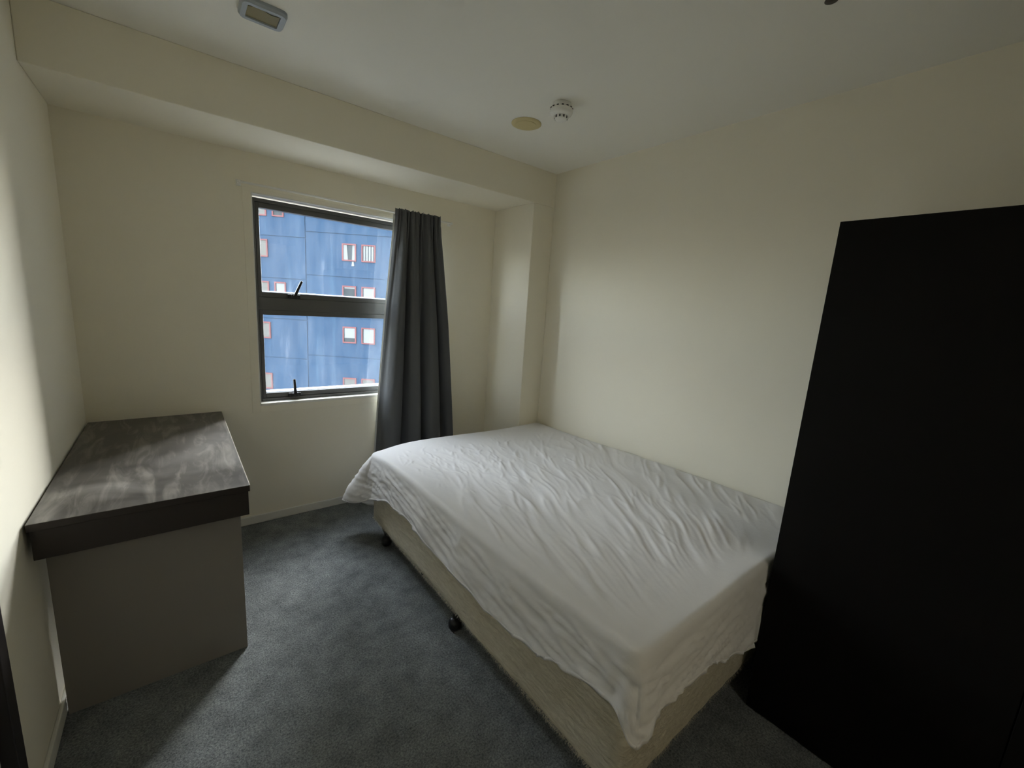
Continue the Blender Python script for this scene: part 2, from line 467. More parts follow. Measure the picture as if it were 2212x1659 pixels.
# curtain wire with its end brackets
rod = thing('curtain_rod', (1.35, -0.045, 2.016), label='thin white curtain rod fixed above the window', cat='curtain rod')
bm = bmesh.new(); tube(bm, [(-0.655, 0, 0), (0.655, 0, 0)], 0.0062)
obj('rod', bm, WHITEP, rod, smooth=True)
for sx in (-1, 1):
    bm = bmesh.new()
    box(bm, sx * 0.655 - 0.012, sx * 0.655 + 0.012, 0.035, 0.045, -0.016, 0.016)
    box(bm, sx * 0.655 - 0.006, sx * 0.655 + 0.006, -0.008, 0.035, -0.007, 0.007)
    obj('bracket', bm, WHITEP, rod, bevel=0.002)

# ------------------------------------------------------------------ curtain
cur = thing('curtain', (1.72, -0.088, 0.2), label='charcoal grey gathered curtain drawn to the right of the window', cat='curtain')
def curtain_mesh(back=0.0, ztop=2.035, zbot=0.20, ext=0.0, hdr=True):
    NU, NV = 220, 90
    xl = [(0.2, 1.430), (0.4, 1.444), (1.43, 1.516), (1.90, 1.556), (2.04, 1.560)]
    xr = [(0.2, 2.055), (0.43, 2.041), (1.29, 1.956), (1.90, 1.882), (2.04, 1.876)]
    def lin(tab, x):
        if x <= tab[0][0]: return tab[0][1]
        for (a, va), (b, vb) in zip(tab, tab[1:]):
            if x <= b: return va + (vb - va) * (x - a) / (b - a)
        return tab[-1][1]
    bm = bmesh.new(); rows = []
    for j in range(NV + 1):
        z = zbot + (ztop - zbot) * j / NV
        x0, x1 = lin(xl, z), lin(xr, z)
        f = min(1.0, max(0.0, (2.0 - z) / 1.3)) ** 0.6
        row = []
        for i in range(NU + 1):
            u = i / NU
            ph = u + 0.018 * math.sin(2 * math.pi * (1.7 * u) + 1.5 * z)
            big = math.sin(2 * math.pi * 3.6 * ph + 0.9 + 0.35 * (z - 1))
            big = math.copysign(abs(big) ** 0.7, big)
            mid = math.sin(2 * math.pi * 9.3 * ph + 2.1 - 0.2 * z)
            fine = math.sin(2 * math.pi * 17 * u + 1.2 * math.sin(9 * u))
            amp_b = 0.008 + 0.044 * f
            amp_m = 0.010 * (1 - 0.55 * f)
            amp_f = 0.0085 * max(0.0, 1 - (2.035 - z) / 0.30)
            y = amp_b * big + amp_m * mid + amp_f * fine
            if hdr and 1.955 < z < 1.985: y *= 0.72            # pinched heading tape
            x = x0 - ext * max(0.0, 1 - u / 0.03) + (x1 - x0) * u + 0.016 * f * math.cos(2 * math.pi * 3.6 * ph + 0.9)
            zz = z + (0.004 * math.sin(2 * math.pi * 17 * u + 0.6) if j == NV else 0)
            row.append(bm.verts.new((x - 1.72, y - 0.008 + back, zz - 0.2)))
        rows.append(row)
    for a, b in zip(rows, rows[1:]):
        for i in range(NU): bm.faces.new([a[i], a[i + 1], b[i + 1], b[i]])
    return bm
c = obj('drape', curtain_mesh(), CURT, cur, smooth=True)
sm = c.modifiers.new('thickness', 'SOLIDIFY'); sm.thickness = 0.003
c = obj('lining', curtain_mesh(0.014, 2.0, 0.23, 0.007, False), LINING, cur, smooth=True)
sm = c.modifiers.new('thickness', 'SOLIDIFY'); sm.thickness = 0.0015

# ------------------------------------------------------------------ desk
DKX, DKY, DKZ = 0.556, -1.180, 0.748
dk = thing('desk', (0.28, -0.60, 0), label='dark laminate desk with a dusty top against the left wall', cat='desk')
def L(b, x=0.28, y=-0.60, z=0.0):
    return (b[0] - x, b[1] - x, b[2] - y, b[3] - y, b[4] - z, b[5] - z)
obj('desktop', B(*L((0.008, DKX, DKY, -0.016, DKZ - 0.024, DKZ))), DESKTOP, dk, bevel=0.0015)
obj('edge_glint_band', B(*L((DKX, DKX + 0.0016, DKY + 0.002, -0.018, DKZ - 0.023, DKZ - 0.0002))), EDGE, dk)  # strip carrying the painted edge highlight
# drawer box below the top: fascia towards the room and the end towards the camera
obj('side_rail', B(*L((0.014, DKX - 0.005, DKY + 0.004, DKY + 0.022, 0.632, DKZ - 0.024))), DESKDK, dk, bevel=0.001)
obj('drawer_box', B(*L((0.03, DKX - 0.028, DKY + 0.022, -0.045, 0.645, DKZ - 0.0245))), DESKDK, dk)
for i in range(2):
    y0 = DKY + 0.026 + i * 0.556; y1 = y0 + 0.552
    dr_ = obj('drawer_front', B(*L((DKX - 0.028, DKX - 0.008, y0, y1, 0.634, DKZ - 0.027))), DESKDK, dk, bevel=0.001)
    ym = (y0 + y1) / 2
    bm = bmesh.new(); box(bm, *L((DKX - 0.030, DKX - 0.0065, ym - 0.06, ym + 0.06, 0.628, 0.634)))
    obj('finger_pull', bm, DARKSLOT, dr_)
obj('end_panel', B(*L((0.017, 0.532, -1.072, -1.050, 0.0, 0.645))), DESKPN, dk, bevel=0.001)
obj('end_panel', B(*L((0.017, 0.532, -0.060, -0.038, 0.0, 0.645))), DESKPN, dk, bevel=0.001)

# ------------------------------------------------------------------ bed base
BX0, BX1, BY0, BY1, BZ0, BZ1 = 1.262, 2.600, -2.374, -0.490, 0.112, 0.430
bb = thing('divan_bed', (1.93, -1.43, 0), label='cream fleecy divan bed base on black feet', cat='bed base')
bm = bmesh.new()
nx, ny, nz = 70, 96, 18
def fuzz(p):
    return 0.0022 * (math.sin(91 * p[1] + 33 * p[2]) * math.sin(71 * p[2] + 2 * math.sin(37 * p[1])) + 0.6 * math.sin(143 * p[1] - 97 * p[2] + 51 * p[0])) \
        + 0.004 * math.sin(7.3 * p[1] + 1.1) * math.sin(5.1 * p[0] + 2)
rc = 0.035
per = []
def arc(cx, cy, a0, n=7):
    return [(cx + rc * math.cos(a0 + k * math.pi / 2 / n), cy + rc * math.sin(a0 + k * math.pi / 2 / n)) for k in range(n + 1)]
def seg(p, q, n): return [(p[0] + (q[0] - p[0]) * k / n, p[1] + (q[1] - p[1]) * k / n) for k in range(1, n)]
a1 = arc(BX0 + rc, BY1 - rc, math.pi / 2); a2 = arc(BX0 + rc, BY0 + rc, math.pi)
a3 = arc(BX1 - rc, BY0 + rc, 1.5 * math.pi); a4 = arc(BX1 - rc, BY1 - rc, 0)
per = a1 + seg(a1[-1], a2[0], 110) + a2 + seg(a2[-1], a3[0], 80) + a3 + seg(a3[-1], a4[0], 40) + a4 + seg(a4[-1], a1[0], 40)
rings = []
ctr = Vector((1.93, -1.43))
prof = [(0.012, 0.0), (0.005, 0.003), (0.001, 0.010)] + [(0.0, 0.03 + (BZ1 - BZ0 - 0.06) * k / 16) for k in range(17)] + [(0.006, BZ1 - BZ0 - 0.012), (0.03, BZ1 - BZ0)]
np_ = len(per)
for ins, dz in prof:
    ring = []
    for k, (x, y) in enumerate(per):
        a = Vector(per[(k + 1) % np_]) - Vector(per[k - 1]); nrm = Vector((a.y, -a.x)).normalized()
        if nrm.dot(Vector((x, y)) - ctr) < 0: nrm = -nrm
        z = BZ0 + dz
        f = fuzz((x, y, z)) if ins < 0.02 else 0
        q = Vector((x, y)) + nrm * (f - ins)
        ring.append(bm.verts.new((q.x - 1.93, q.y + 1.43, z)))
    rings.append(ring)
for a, b in zip(rings, rings[1:]):
    for k in range(np_): bm.faces.new([a[k], a[(k + 1) % np_], b[(k + 1) % np_], b[k]])
bm.faces.new(rings[0]); bm.faces.new(rings[-1])
obj('upholstered_box', bm, TICK, bb, smooth=True)
# loose fleece fibres along the lower edge
fv, ff = [], []
rnd = random.Random(3)
for k in range(5200):
    if k % 4 != 3:
        y = rnd.uniform(BY0 + 0.02, BY1 - 0.02); x = BX0 + rnd.uniform(-0.003, 0.012); o_ = (-1, 0)
    else:
        x = rnd.uniform(BX0 + 0.02, 2.25); y = BY0 + rnd.uniform(-0.003, 0.012); o_ = (0, -1)
    z = BZ0 + rnd.uniform(0.002, 0.014)
    ln = rnd.uniform(0.004, 0.013); dx, dy = rnd.uniform(-0.007, 0.007), rnd.uniform(-0.007, 0.007)
    e = (x + dx + o_[0] * 0.002 - 1.93, y + dy + o_[1] * 0.002 + 1.43, z - ln)
    w_ = 0.0007; i0 = len(fv)
    tx, ty = -o_[1], o_[0]
    fv += [(x - tx * w_ - 1.93, y - ty * w_ + 1.43, z), (x + tx * w_ - 1.93, y + ty * w_ + 1.43, z), e]
    ff.append((i0, i0 + 1, i0 + 2))
me = bpy.data.meshes.new('fleece_fringe'); me.from_pydata(fv, [], ff); me.materials.append(TICK)
fo = bpy.data.objects.new('fleece_fringe', me); COL.objects.link(fo); fo.parent = bb; fo['kind'] = 'stuff'
# black feet: tapered stem over a round glide
leg_me = None
for lx in (1.292, 2.54):
    for ly in (-0.655, -1.455, -2.27):
        if leg_me is None:
            bm = bmesh.new()
            lathe(bm, [(0.026, 0.114), (0.026, 0.100), (0.017, 0.078), (0.012, 0.055), (0.012, 0.046)], n=20)
            lo = obj('leg', bm, BLACKP, bb, smooth=True)
            bm = bmesh.new()
            lathe(bm, [(0.012, 0.050), (0.022, 0.046), (0.030, 0.034), (0.031, 0.010), (0.026, 0.0)], n=20)
            fo_ = obj('foot', bm, BLACKP, lo, smooth=True)
            leg_me, foot_me = lo.data, fo_.data
        else:
            lo = bpy.data.objects.new('leg', leg_me); COL.objects.link(lo); lo.parent = bb
            fo_ = bpy.data.objects.new('foot', foot_me); COL.objects.link(fo_); fo_.parent = lo
        lo.location = (lx - 1.93, ly + 1.43, 0)
# small dark staple tab sticking out of the near long side
bm = bmesh.new(); tube(bm, [(BX0 - 0.0 - 1.93, -1.19 + 1.43, 0.125), (BX0 - 0.012 - 1.93, -1.20 + 1.43, 0.128), (BX0 - 0.020 - 1.93, -1.21 + 1.43, 0.150)], 0.0025, 6)
obj('fabric_tab', bm, BLACKP, bb)

# ------------------------------------------------------------------ mattress
def ztop(y): return 0.556 + 0.046 * max(0.0, min(1.0, (-0.47 - y) / 1.93))
mt = thing('mattress', (1.93, -1.43, 0.43), label='mattress lying under the white sheet on the divan base', cat='mattress')
bm = B(1.258 - 1.93, 2.598 - 1.93, -2.386 + 1.43, -0.492 + 1.43, 0.0, 0.115)
for vv in bm.verts:
    if vv.co.z > 0.05: vv.co.z = ztop(vv.co.y - 1.43) - 0.43 - 0.062
obj('mattress_body', bm, MATT, mt, bevel=0.028, seg=4)

# ------------------------------------------------------------------ sheet
SX0, SX1, SY0, SY1 = 1.247, 2.606, -2.402, -0.478
rnd = random.Random(11)
ridges = []
def wdir(x, y):
    t = max(0.0, min(1.0, (x - 1.25) / 1.3))
    a = math.radians(lerp_tab([(0, 258), (0.35, 244), (0.7, 230), (1.0, 216)], t))
    a += 0.12 * (y + 1.4)
    return a
for k in range(95):
    x = rnd.uniform(1.30, 2.58); y = rnd.uniform(-2.25, -0.62)
    # long ridges fan over the middle and foot of the bed, short ones at the head
    mid = 1.0 - min(1.0, abs(y + 1.55) / 1.1)
    ln = rnd.uniform(0.10, 0.22) + 0.34 * mid * rnd.random()
    w_ = rnd.uniform(0.006, 0.016)
    h = rnd.uniform(0.0014, 0.0042) * (0.55 + 0.75 * mid)
    if y > -0.75 and x > 1.6: h *= 0.35
    a = wdir(x, y) + rnd.gauss(0, 0.10)
    ridges.append((x, y, a, ln, w_, h, rnd.uniform(-0.5, 0.5), rnd.uniform(0, 6.28)))
for k in range(120):                                   # short crumples at the window end
    x = rnd.gauss(1.62, 0.22); y = rnd.gauss(-0.98, 0.20)
    if not (1.3 < x < 2.5 and -1.5 < y < -0.6): continue
    a = wdir(x, y) + rnd.gauss(0, 0.38)
    ridges.append((x, y, a, rnd.uniform(0.06, 0.15), rnd.uniform(0.004, 0.010), rnd.uniform(0.0012, 0.0032), rnd.uniform(-2, 2), rnd.uniform(0, 6.28)))
CELL = 0.1
buckets = {}
for r_ in ridges:
    rad = r_[3] * 0.5 + 0.06
    for ix in range(int((r_[0] - rad) // CELL), int((r_[0] + rad) // CELL) + 1):
        for iy in range(int((r_[1] - rad) // CELL), int((r_[1] + rad) // CELL) + 1):
            buckets.setdefault((ix, iy), []).append(r_)
from mathutils import noise as mn
FCX, FCY = 1.10, -3.05
def wrinkle(x, y):
    s = 0.0
    for (rx, ry, a, ln, w_, h, cv, ph) in buckets.get((int(x // CELL), int(y // CELL)), ()):
        dx, dy = x - rx, y - ry
        t = dx * math.cos(a) + dy * math.sin(a); n = -dx * math.sin(a) + dy * math.cos(a)
        n -= cv * t * t + 0.004 * math.sin(18 * t + ph)
        tt = t / (0.5 * ln)
        if abs(tt) >= 1: continue
        e = (1 - tt * tt); e *= e
        ww = w_ * (0.55 + 0.45 * e)
        q = n / (ww if n > 0 else ww * 0.6)
        if abs(q) < 3: s += h * e * math.exp(-q * q)
    th = math.atan2(y - FCY, x - FCX); rho = math.hypot(x - FCX, y - FCY)
    wq = mn.noise(Vector((x * 3.0, y * 3.0, 4.0)))
    ac = th * 1.35 + 0.030 * wq
    n1 = mn.noise(Vector((ac * 17.0, rho * 2.6, 1.0)))
    n2 = mn.noise(Vector((ac * 34.0 + 3, rho * 4.5, 7.0)))
    r1 = (1 - min(1.0, abs(n1) * 2.4)) ** 2.2
    r2_ = (1 - min(1.0, abs(n2) * 2.4)) ** 2.2
    k1 = max(0.0, mn.noise(Vector((x * 2.2, y * 2.2, 9.0))) + 0.55)
    k2 = max(0.0, mn.noise(Vector((x * 3.2, y * 3.2, 21.0))) + 0.45)
    env = min(1.0, max(0.0, (-0.66 - y) / 0.35)) * min(1.0, max(0.0, (y + 2.36) / 0.18)) * min(1.0, max(0.0, (x - 1.25) / 0.10))
    return s + env * (0.0052 * r1 * k1 + 0.0026 * r2_ * k2 + 0.004 * n1)
def swell(x, y):
    z = 0.006 * math.sin(3.1 * x + 1.0) * math.sin(2.6 * y) + 0.003 * math.sin(6 * x + 5 * y)
    # broad dip towards the foot corner beside the wardrobe
    d = ((x - 2.10) + (y + 2.36)) / 1.414; e = (-(x - 2.10) + (y + 2.36)) / 1.414
    z -= 0.014 * math.exp(-(d / 0.10) ** 2 - (e / 0.30) ** 2)
    z -= 0.030 * math.exp(-((x - SX0) / 0.16) ** 2 - ((y - SY1) / 0.18) ** 2)
    return z
def axis(lo, hi, n):
    edge = [0.0, 0.004, 0.009, 0.015, 0.022, 0.030, 0.038]
    inner = [lo + 0.046 + (hi - lo - 0.092) * k / n for k in range(n + 1)]
    return [lo + e for e in edge] + inner + [hi - e for e in reversed(edge)]
xs, ys = axis(SX0, SX1, 210), axis(SY0, SY1, 290)
RC, RE = 0.050, 0.020
def place(x, y):
    dx, dy = min(x - SX0, SX1 - x), min(y - SY0, SY1 - y)
    d = min(dx, dy)
    if dx < RC and dy < RC:
        vx, vy = RC - dx, RC - dy
        m_, l_ = max(vx, vy), math.hypot(vx, vy)
        s_ = m_ / l_ if l_ > 1e-9 else 1
        nx_, ny_ = vx * s_, vy * s_
        px = SX0 + RC - nx_ if x < 1.9 else SX1 - RC + nx_
        py = SY0 + RC - ny_ if y < -1.4 else SY1 - RC + ny_
        d = RC - math.hypot(nx_, ny_)
        return px, py, d
    return x, y, d
bm = bmesh.new()
grid = []
for j, y in enumerate(ys):
    row = []
    for i, x in enumerate(xs):
        px, py, d = place(x, y)
        fade = min(1.0, max(0.0, d) / 0.05)
        z = ztop(py) + swell(px, py) + wrinkle(px, py) * (0.3 + 0.7 * fade)
        if d < RE:
            q = (RE - d) / RE
            z -= RE * (1 - math.sqrt(max(0.0, 1 - min(q, 0.999) ** 2)))
        row.append(bm.verts.new((px - 1.93, py + 1.43, z - 0.43)))
    grid.append(row)
for j in range(len(ys) - 1):
    for i in range(len(xs) - 1):
        bm.faces.new([grid[j][i], grid[j][i + 1], grid[j + 1][i + 1], grid[j + 1][i]])
nxs, nys = len(xs), len(ys)
loop = [(i, nys - 1) for i in range(nxs - 1, 0, -1)] + [(0, j) for j in range(nys - 1, 0, -1)] + [(i, 0) for i in range(nxs - 1)] + [(nxs - 1, j) for j in range(nys - 1)]
# loop: far side right->left, long side far->near, near side left->right, wall side near->far
DL = [(-2.402, 0.160), (-2.28, 0.170), (-2.17, 0.195), (-2.02, 0.235), (-1.77, 0.250), (-1.57, 0.247), (-1.33, 0.243), (-1.09, 0.216), (-0.80, 0.222), (-0.62, 0.262), (-0.478, 0.300)]
OL = [(-2.402, 0.040), (-2.33, 0.022), (-2.1, 0.016), (-1.6, 0.020), (-1.1, 0.016), (-0.75, 0.012), (-0.60, 0.020), (-0.50, 0.075), (-0.478, 0.10)]
DN = [(1.247, 0.170), (1.31, 0.180), (1.39, 0.186), (1.60, 0.205), (1.78, 0.262), (1.92, 0.305), (2.08, 0.325), (2.606, 0.325)]
ON = [(1.247, 0.040), (1.34, 0.020), (1.6, 0.014), (1.95, 0.020), (2.2, 0.012), (2.606, 0.010)]
DF = [(1.247, 0.300), (1.29, 0.38), (1.4, 0.40), (1.8, 0.36), (2.606, 0.34)]
OF = [(1.247, 0.10), (1.29, 0.05), (1.36, 0.018), (2.606, 0.008)]
NT = 22
skirt = [[grid[j][i] for (i, j) in loop]]
info = []
for (i, j) in loop:
    vx = grid[j][i].co; x, y = vx.x + 1.93, vx.y - 1.43
    nx_ = -1 if x < SX0 + RC and i < nxs / 2 else (1 if x > SX1 - RC and i > nxs / 2 else 0)
    ny_ = -1 if y < SY0 + RC and j < nys / 2 else (1 if y > SY1 - RC and j > nys / 2 else 0)
    if nx_ and ny_:
        cx = SX0 + RC if nx_ < 0 else SX1 - RC; cy = SY0 + RC if ny_ < 0 else SY1 - RC
        n = Vector((x - cx, y - cy)).normalized()
    elif nx_: n = Vector((nx_, 0))
    else: n = Vector((0, ny_))
    wx, wy = abs(n.x), abs(n.y)
    Dx = lerp_tab(DL, y) if n.x < 0 else 0.30
    Ox = lerp_tab(OL, y) if n.x < 0 else 0.006
    Dy = lerp_tab(DN, x) if n.y < 0 else lerp_tab(DF, x)
    Oy = lerp_tab(ON, x) if n.y < 0 else lerp_tab(OF, x)
    k = wx * wx
    D, O = Dx * k + Dy * (1 - k), Ox * k + Oy * (1 - k)
    cornerness = 2 * wx * wy
    far_left = cornerness if (n.x < 0 and n.y > 0) else 0
    near_left = cornerness if (n.x < 0 and n.y < 0) else 0
    O += 0.105 * far_left ** 2.4 + 0.02 * near_left ** 2
    D += 0.015 * far_left + 0.060 * near_left ** 3
    info.append((Vector((x, y)), n, D, O, vx.z + 0.43, far_left, near_left))
for t_ in range(1, NT + 1):
    t = t_ / NT
    ring = []
    for idx, (p, n, D, O, z0, fl, nl) in enumerate(info):
        s = idx * 0.0066
        along = p.y if abs(n.x) > 0.7 else p.x
        o = O * (t ** (0.85 if fl > 0.05 else 1.25))
        fold = 0.0
        if n.x < 0 or n.y < 0:
            d_ = t * D
            g1 = mn.noise(Vector((along * 3.2 - 0.8 * d_, d_ * 30.0 + along * 5.0, 3.0 if n.x < -0.5 else 8.0)))
            g2 = mn.noise(Vector((along * 7.0, d_ * 55.0 - along * 9.0, 13.0)))
            fold += (0.009 * (1 - min(1.0, abs(g1) * 2.2)) ** 2 + 0.004 * g2) * min(1, 3.5 * t)
            fold += 0.004 * math.sin(9 * along + 1.3 * math.sin(5 * along)) * t
        near_c = math.exp(-((p - Vector((SX0, SY0))).length / 0.11) ** 2)
        fold += 0.007 * near_c * math.sin(95 * (p.x - p.y) + 3 * t) * t * (1 - 0.7 * t)
        if fl > 0.02: fold += 0.006 * math.sin(9 * t + 6 * n.x) * t
        if n.x > 0.5: o, fold = min(o, 0.006) * t, 0
        q = p + n * (o + fold)
        q.x = min(q.x, 2.615); q.y = min(q.y, -0.06)
        if q.x > 1.97: q.y = max(q.y, -2.414)
        z = z0 - t * (D - RE) * (1.0 if fl < 0.02 else 1.0)
        if t_ == NT: z += 0.002 * math.sin(37 * along)
        ring.append(bm.verts.new((q.x - 1.93, q.y + 1.43, z - 0.43)))
    skirt.append(ring)
nl_ = len(loop)
for a, b in zip(skirt, skirt[1:]):
    for k in range(nl_): bm.faces.new([a[k], a[(k + 1) % nl_], b[(k + 1) % nl_], b[k]])
sh = thing('bed_sheet', (1.93, -1.43, 0.43), label='crumpled white cotton sheet draped over the mattress', cat='sheet')
sc = obj('sheet_cloth', bm, SHEET, sh, smooth=True)
sm = sc.modifiers.new('thickness', 'SOLIDIFY'); sm.thickness = 0.0016; sm.offset = 1.0
# stitched hem band along the visible lower edge
bm = bmesh.new()
pts = [v_.co.copy() for v_ in ()]
me = sc.data
hem = []
base = nxs * nys
last = [base + (NT - 1) * nl_ + k for k in range(nl_)]
prev = [base + (NT - 2) * nl_ + k for k in range(nl_)]
hv, hf = [], []
for k in range(nl_):
    a, b = me.vertices[last[k]].co, me.vertices[prev[k]].co
    n = info[k][1]
    off = Vector((n.x, n.y, 0)) * 0.0022
    if n.x > 0.5: off *= 0.3
    dn_ = (b - a).normalized()
    for q, m_ in ((a - dn_ * 0.001, 1.0), (a + dn_ * 0.010, 1.0)):
        hv.append(q + off * m_)
    for q in (a + dn_ * 0.010, a - dn_ * 0.001):
        hv.append(q - off * 0.3)
for k in range(nl_):
    i0, i1 = 4 * k, 4 * ((k + 1) % nl_)
    for e in range(4):
        hf.append((i0 + e, i1 + e, i1 + (e + 1) % 4, i0 + (e + 1) % 4))
hm = bpy.data.meshes.new('hem'); hm.from_pydata([tuple(q) for q in hv], [], hf); hm.materials.append(SHEET)
for p in hm.polygons: p.use_smooth = True
ho = bpy.data.objects.new('hem', hm); COL.objects.link(ho); ho.parent = sh

# ------------------------------------------------------------------ wardrobe
WRX, WRY, WRH = 2.013, -2.420, 1.774
wy1 = -3.26
wr = thing('wardrobe', (2.31, -3.01, 0), label='tall black brown wardrobe at the foot of the bed', cat='wardrobe')
def LW(*b): return (b[0] - 2.31, b[1] - 2.31, b[2] + 3.01, b[3] + 3.01, b[4], b[5])
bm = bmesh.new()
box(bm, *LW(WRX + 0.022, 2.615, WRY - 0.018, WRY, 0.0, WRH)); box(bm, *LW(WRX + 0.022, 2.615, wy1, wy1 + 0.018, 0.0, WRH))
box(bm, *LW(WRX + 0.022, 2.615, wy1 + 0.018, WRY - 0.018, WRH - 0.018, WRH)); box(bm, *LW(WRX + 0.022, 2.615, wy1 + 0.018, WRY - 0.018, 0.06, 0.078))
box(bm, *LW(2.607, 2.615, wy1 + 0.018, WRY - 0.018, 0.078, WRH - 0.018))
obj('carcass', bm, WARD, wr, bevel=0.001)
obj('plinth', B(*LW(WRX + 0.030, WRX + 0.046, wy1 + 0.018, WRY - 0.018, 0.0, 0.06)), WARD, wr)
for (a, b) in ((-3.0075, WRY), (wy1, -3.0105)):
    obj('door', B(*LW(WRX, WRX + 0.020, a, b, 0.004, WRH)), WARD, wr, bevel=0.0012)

# ------------------------------------------------------------------ ceiling fittings
sd = thing('smoke_detector', (1.892, -1.247, H), label='white round smoke detector with dark vent slots on the ceiling', cat='smoke detector')
bm = bmesh.new(); lathe(bm, [(0.044, 0.0), (0.046, -0.006), (0.046, -0.016), (0.050, -0.022)], n=40)
obj('base', bm, WHITEP, sd, smooth=True)
bm = bmesh.new(); lathe(bm, [(0.050, -0.022), (0.054, -0.027), (0.054, -0.040), (0.050, -0.048), (0.040, -0.055), (0.033, -0.056)], n=40)
obj('housing', bm, WHITEP, sd, smooth=True)
bm = bmesh.new(); lathe(bm, [(0.031, -0.054), (0.030, -0.066), (0.024, -0.072), (0.0, -0.0735)], n=32, cap=False)
obj('sensor_cap', bm, WHITEP, sd, smooth=True)
for k in range(14):
    a = 2 * math.pi * k / 14
    bm = B(-0.002, 0.003, -0.005, 0.005, -0.0255, -0.0215)
    bm.transform(Matrix.Rotation(a, 4, 'Z') @ Matrix.Translation((0.0515, 0, 0)))
    obj('upper_slot', bm, DARKSLOT, sd)
for k in range(10):
    a = 2 * math.pi * k / 10
    bm = B(-0.006, 0.0012, -0.003, 0.003, -0.066, -0.055)
    bm.transform(Matrix.Rotation(a, 4, 'Z') @ Matrix.Translation((0.031, 0, 0)))
    obj('vent_slot', bm, DARKSLOT, sd)
    bm = B(-0.003, 0.004, -0.0022, 0.0022, -0.067, -0.054)
    bm.transform(Matrix.Rotation(a + 0.31, 4, 'Z') @ Matrix.Translation((0.031, 0, 0)))
    obj('rib', bm, WHITEP, sd)

cp = thing('ceiling_plate', (1.917, -0.953, H), label='yellowed round blanking plate on the ceiling', cat='ceiling plate')
bm = bmesh.new(); lathe(bm, [(0.080, 0.0), (0.080, -0.003), (0.074, -0.006), (0.056, -0.0075)], n=48)
obj('rim', bm, CREAMP, cp, smooth=True)
bm = bmesh.new(); lathe(bm, [(0.054, -0.0045), (0.054, -0.009), (0.050, -0.0095), (0.0, -0.0095)], n=48, cap=False)
obj('cover', bm, CREAMP, cp)

vt = thing('ceiling_light', (0.690, -0.958, H), label='small rectangular grey ceiling fitting with a yellowed recess', cat='ceiling light')
def rrect(hx, hy, r, n=6):
    out = []
    for sx, sy, a0 in ((1, 1, 0), (-1, 1, 90), (-1, -1, 180), (1, -1, 270)):
        for k in range(n + 1):
            a = R(a0 + 90 * k / n); out.append((sx * (hx - r) + r * math.cos(a), sy * (hy - r) + r * math.sin(a)))
    return out
bm = bmesh.new()
o_ = rrect(0.071, 0.062, 0.022); o2 = rrect(0.066, 0.057, 0.020); i_ = rrect(0.050, 0.042, 0.004); i2 = rrect(0.048, 0.040, 0.003)
lev = [(o_, 0.0), (o_, -0.010), (o2, -0.018), (i_, -0.018), (i2, -0.008)]
rr = [[bm.verts.new((x, y, z)) for x, y in p] for p, z in lev]
for a, b in zip(rr, rr[1:]):
    for k in range(len(a)): bm.faces.new([a[k], a[(k + 1) % len(a)], b[(k + 1) % len(b)], b[k]])
obj('bezel', bm, GREYP, vt)
bm = bmesh.new()
N = 24; top = []; bot = []
for k in range(N + 1):
    u = k / N; x = -0.049 + 0.098 * u
    yb = -0.030 + 0.007 * math.cos(2 * math.pi * 1.2 * u + 0.6)
    top.append(bm.verts.new((x, yb, -0.013))); bot.append(bm.verts.new((x, 0.041, -0.013)))
for k in range(N): bm.faces.new([top[k], top[k + 1], bot[k + 1], bot[k]])
dfo = obj('diffuser', bm, OLIVE, vt)
sm = dfo.modifiers.new('thickness', 'SOLIDIFY'); sm.thickness = 0.002
obj('back_plate', B(-0.049, 0.049, -0.041, 0.041, -0.009, -0.006), GREYP, vt)

sp = thing('sprinkler', (1.925, -2.318, H), label='bronze ceiling sprinkler head at the upper edge of the picture', cat='sprinkler')
bm = bmesh.new(); lathe(bm, [(0.036, 0.0), (0.036, -0.003), (0.028, -0.008), (0.013, -0.012), (0.012, -0.020), (0.0, -0.020)], n=32, cap=False)
obj('escutcheon', bm, BRASS, sp, smooth=True)
for s_ in (-1, 1):
    bm = bmesh.new(); tube(bm, [(0.010 * s_, 0, -0.018), (0.014 * s_, 0, -0.027), (0.006 * s_, 0, -0.036)], 0.0025, 8)
    obj('yoke_arm', bm, BRASS, sp, smooth=True)
bm = bmesh.new(); lathe(bm, [(0.0, -0.035), (0.016, -0.035), (0.017, -0.038), (0.0, -0.039)], n=24, cap=False)
obj('deflector', bm, BRASS, sp, smooth=True)

# ------------------------------------------------------------------ outside: blue block across the street
TH = R(38)
bl = thing('apartment_building', (5.155, 30.72, -14.0), -TH, label='blue concrete apartment block with red framed windows across the street', cat='building')
ZO = 14.0
obj('block', B(-11, 9.6, 0.05, 6, 0, 46), BLUE, bl)
cols = (-11.0, -4.0, 3.0, 9.6)
lows = [-3.12 + 2.72 * k for k in range(-4, 8)]
rows_l = [-8.5, -5.8, -3.12, -0.42, 2.30, 5.04, 7.75, 10.45]
rows_r = [-8.2, -5.5, -2.80, -0.06, 2.66, 5.46, 8.2, 10.9]
g_ = 0.035
for ci in range(len(cols) - 1):
    rows = rows_l if cols[ci] < 2 else rows_r
    for ri in range(len(rows) - 1):
        obj('facade_panel', B(cols[ci] + g_, cols[ci + 1] - g_, 0.0, 0.05, rows[ri] + ZO + g_, rows[ri + 1] + ZO - g_), BLUE, bl)
far_windows = []
tops = [(7.42, 2), (4.80, 1), (2.07, 2), (-0.67, 1), (-4.25, 1)]
for zt_, n_ in tops:
    far_windows.append((-0.46, 0.48, zt_ - 1.14, zt_, 'net'))
    if n_ == 2: far_windows.append((0.85, 1.62, zt_ - 1.14, zt_, 'half'))
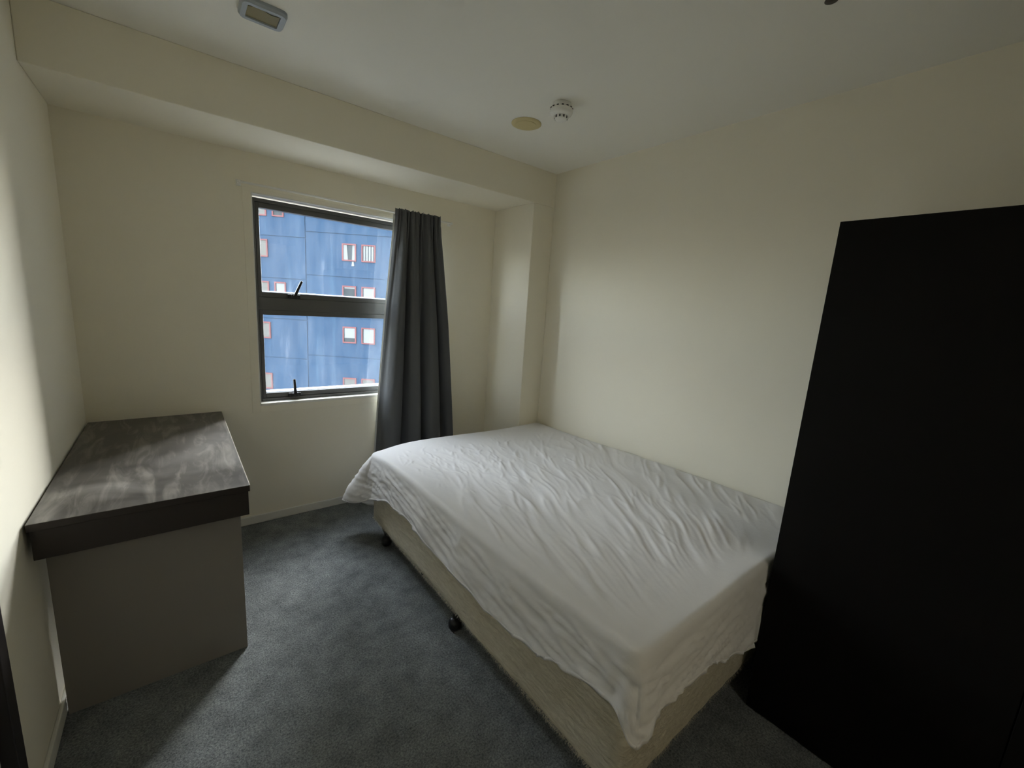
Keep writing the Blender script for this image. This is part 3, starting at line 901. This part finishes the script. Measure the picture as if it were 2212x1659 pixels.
for zt_ in (7.6, 4.87, 2.11, -0.66, -4.25):
    far_windows.append((5.44, 6.38, zt_ - 1.13, zt_, {4.87: 'open', 2.11: 'dark', -0.66: 'half'}.get(zt_, 'net')))
    far_windows.append((6.74, 7.68, zt_ - 1.13, zt_, {4.87: 'drapes', 2.11: 'blind', -0.66: 'blind'}.get(zt_, 'net')))
for (u0, u1, z0, z1, kind) in far_windows:
    z0 += ZO; z1 += ZO
    bm = bmesh.new(); f_ = 0.085; ya, yb = -0.07, 0.0
    box(bm, u0, u0 + f_, ya, yb, z0, z1); box(bm, u1 - f_, u1, ya, yb, z0, z1)
    box(bm, u0 + f_, u1 - f_, ya, yb, z0, z0 + f_); box(bm, u0 + f_, u1 - f_, ya, yb, z1 - f_, z1)
    wf = obj('window', bm, RED, bl)
    a, b, c0, c1 = u0 + f_, u1 - f_, z0 + f_, z1 - f_
    obj('pane', B(a, b, -0.012, 0.0, c0, c1), PANE, wf)
    bm = bmesh.new(); m_ = NET
    if kind == 'net': box(bm, a, b, -0.02, -0.012, c0, c1); m_ = NETD
    elif kind == 'half': box(bm, a + 0.04, b, -0.02, -0.012, c0 + 0.28 * (c1 - c0), c1)
    elif kind == 'blind': box(bm, a + 0.06, b, -0.02, -0.012, c0, c1)
    elif kind == 'dark': box(bm, a + 0.06, b, -0.02, -0.012, c1 - 0.10, c1)
    elif kind == 'open':
        for s_ in ((a, a + 0.22, a + 0.30), (b, b - 0.16, b - 0.20)):
            q = [bm.verts.new((s_[0], -0.02, c0)), bm.verts.new((s_[2], -0.02, c0)), bm.verts.new((s_[1], -0.02, c1)), bm.verts.new((s_[0], -0.02, c1))]
            q2 = [bm.verts.new((w_.co.x, -0.0125, w_.co.z)) for w_ in q]
            bm.faces.new(q); bm.faces.new(q2[::-1])
            for k in range(4): bm.faces.new([q[k], q[(k + 1) % 4], q2[(k + 1) % 4], q2[k]])
    else:
        for k in range(4): box(bm, a + 0.04 + k * 0.18, a + 0.16 + k * 0.18, -0.02, -0.012, c0, c1)
    obj('blind', bm, m_, wf)
# white hanging cloth below one window
bm = bmesh.new(); prism(bm, [(-0.05, 0), (0.05, 0), (0.10, -0.28), (-0.10, -0.30)], 0, 0.02)
bm.transform(Matrix.Translation((6.16, -0.02, ZO + 3.72)) @ Matrix.Rotation(R(90), 4, 'X'))
obj('hanging_rag', bm, NET, bl)

nb = thing('neighbour_building', (26, -5, -14.0), label='grey concrete tower standing to the right of the window', cat='building')
obj('block', B(-14.1, 14, -30, 15.9, 0, 52), GREYC, nb)
for k in range(12):
    for q in range(5):
        f_ = obj('window', B(-14.15, -14.05, -6.0 + 4.2 * q, -4.4 + 4.2 * q, 6.2 + 3.6 * k, 7.8 + 3.6 * k), FRAME, nb)
        obj('pane', B(-14.17, -14.14, -5.9 + 4.2 * q, -4.5 + 4.2 * q, 6.3 + 3.6 * k, 7.7 + 3.6 * k), PANE, f_)

struct('street_ground', B(-60, 70, 0.6, 60, -14.3, -14.0), STREET, 'grey paved street far below the window', 'street')
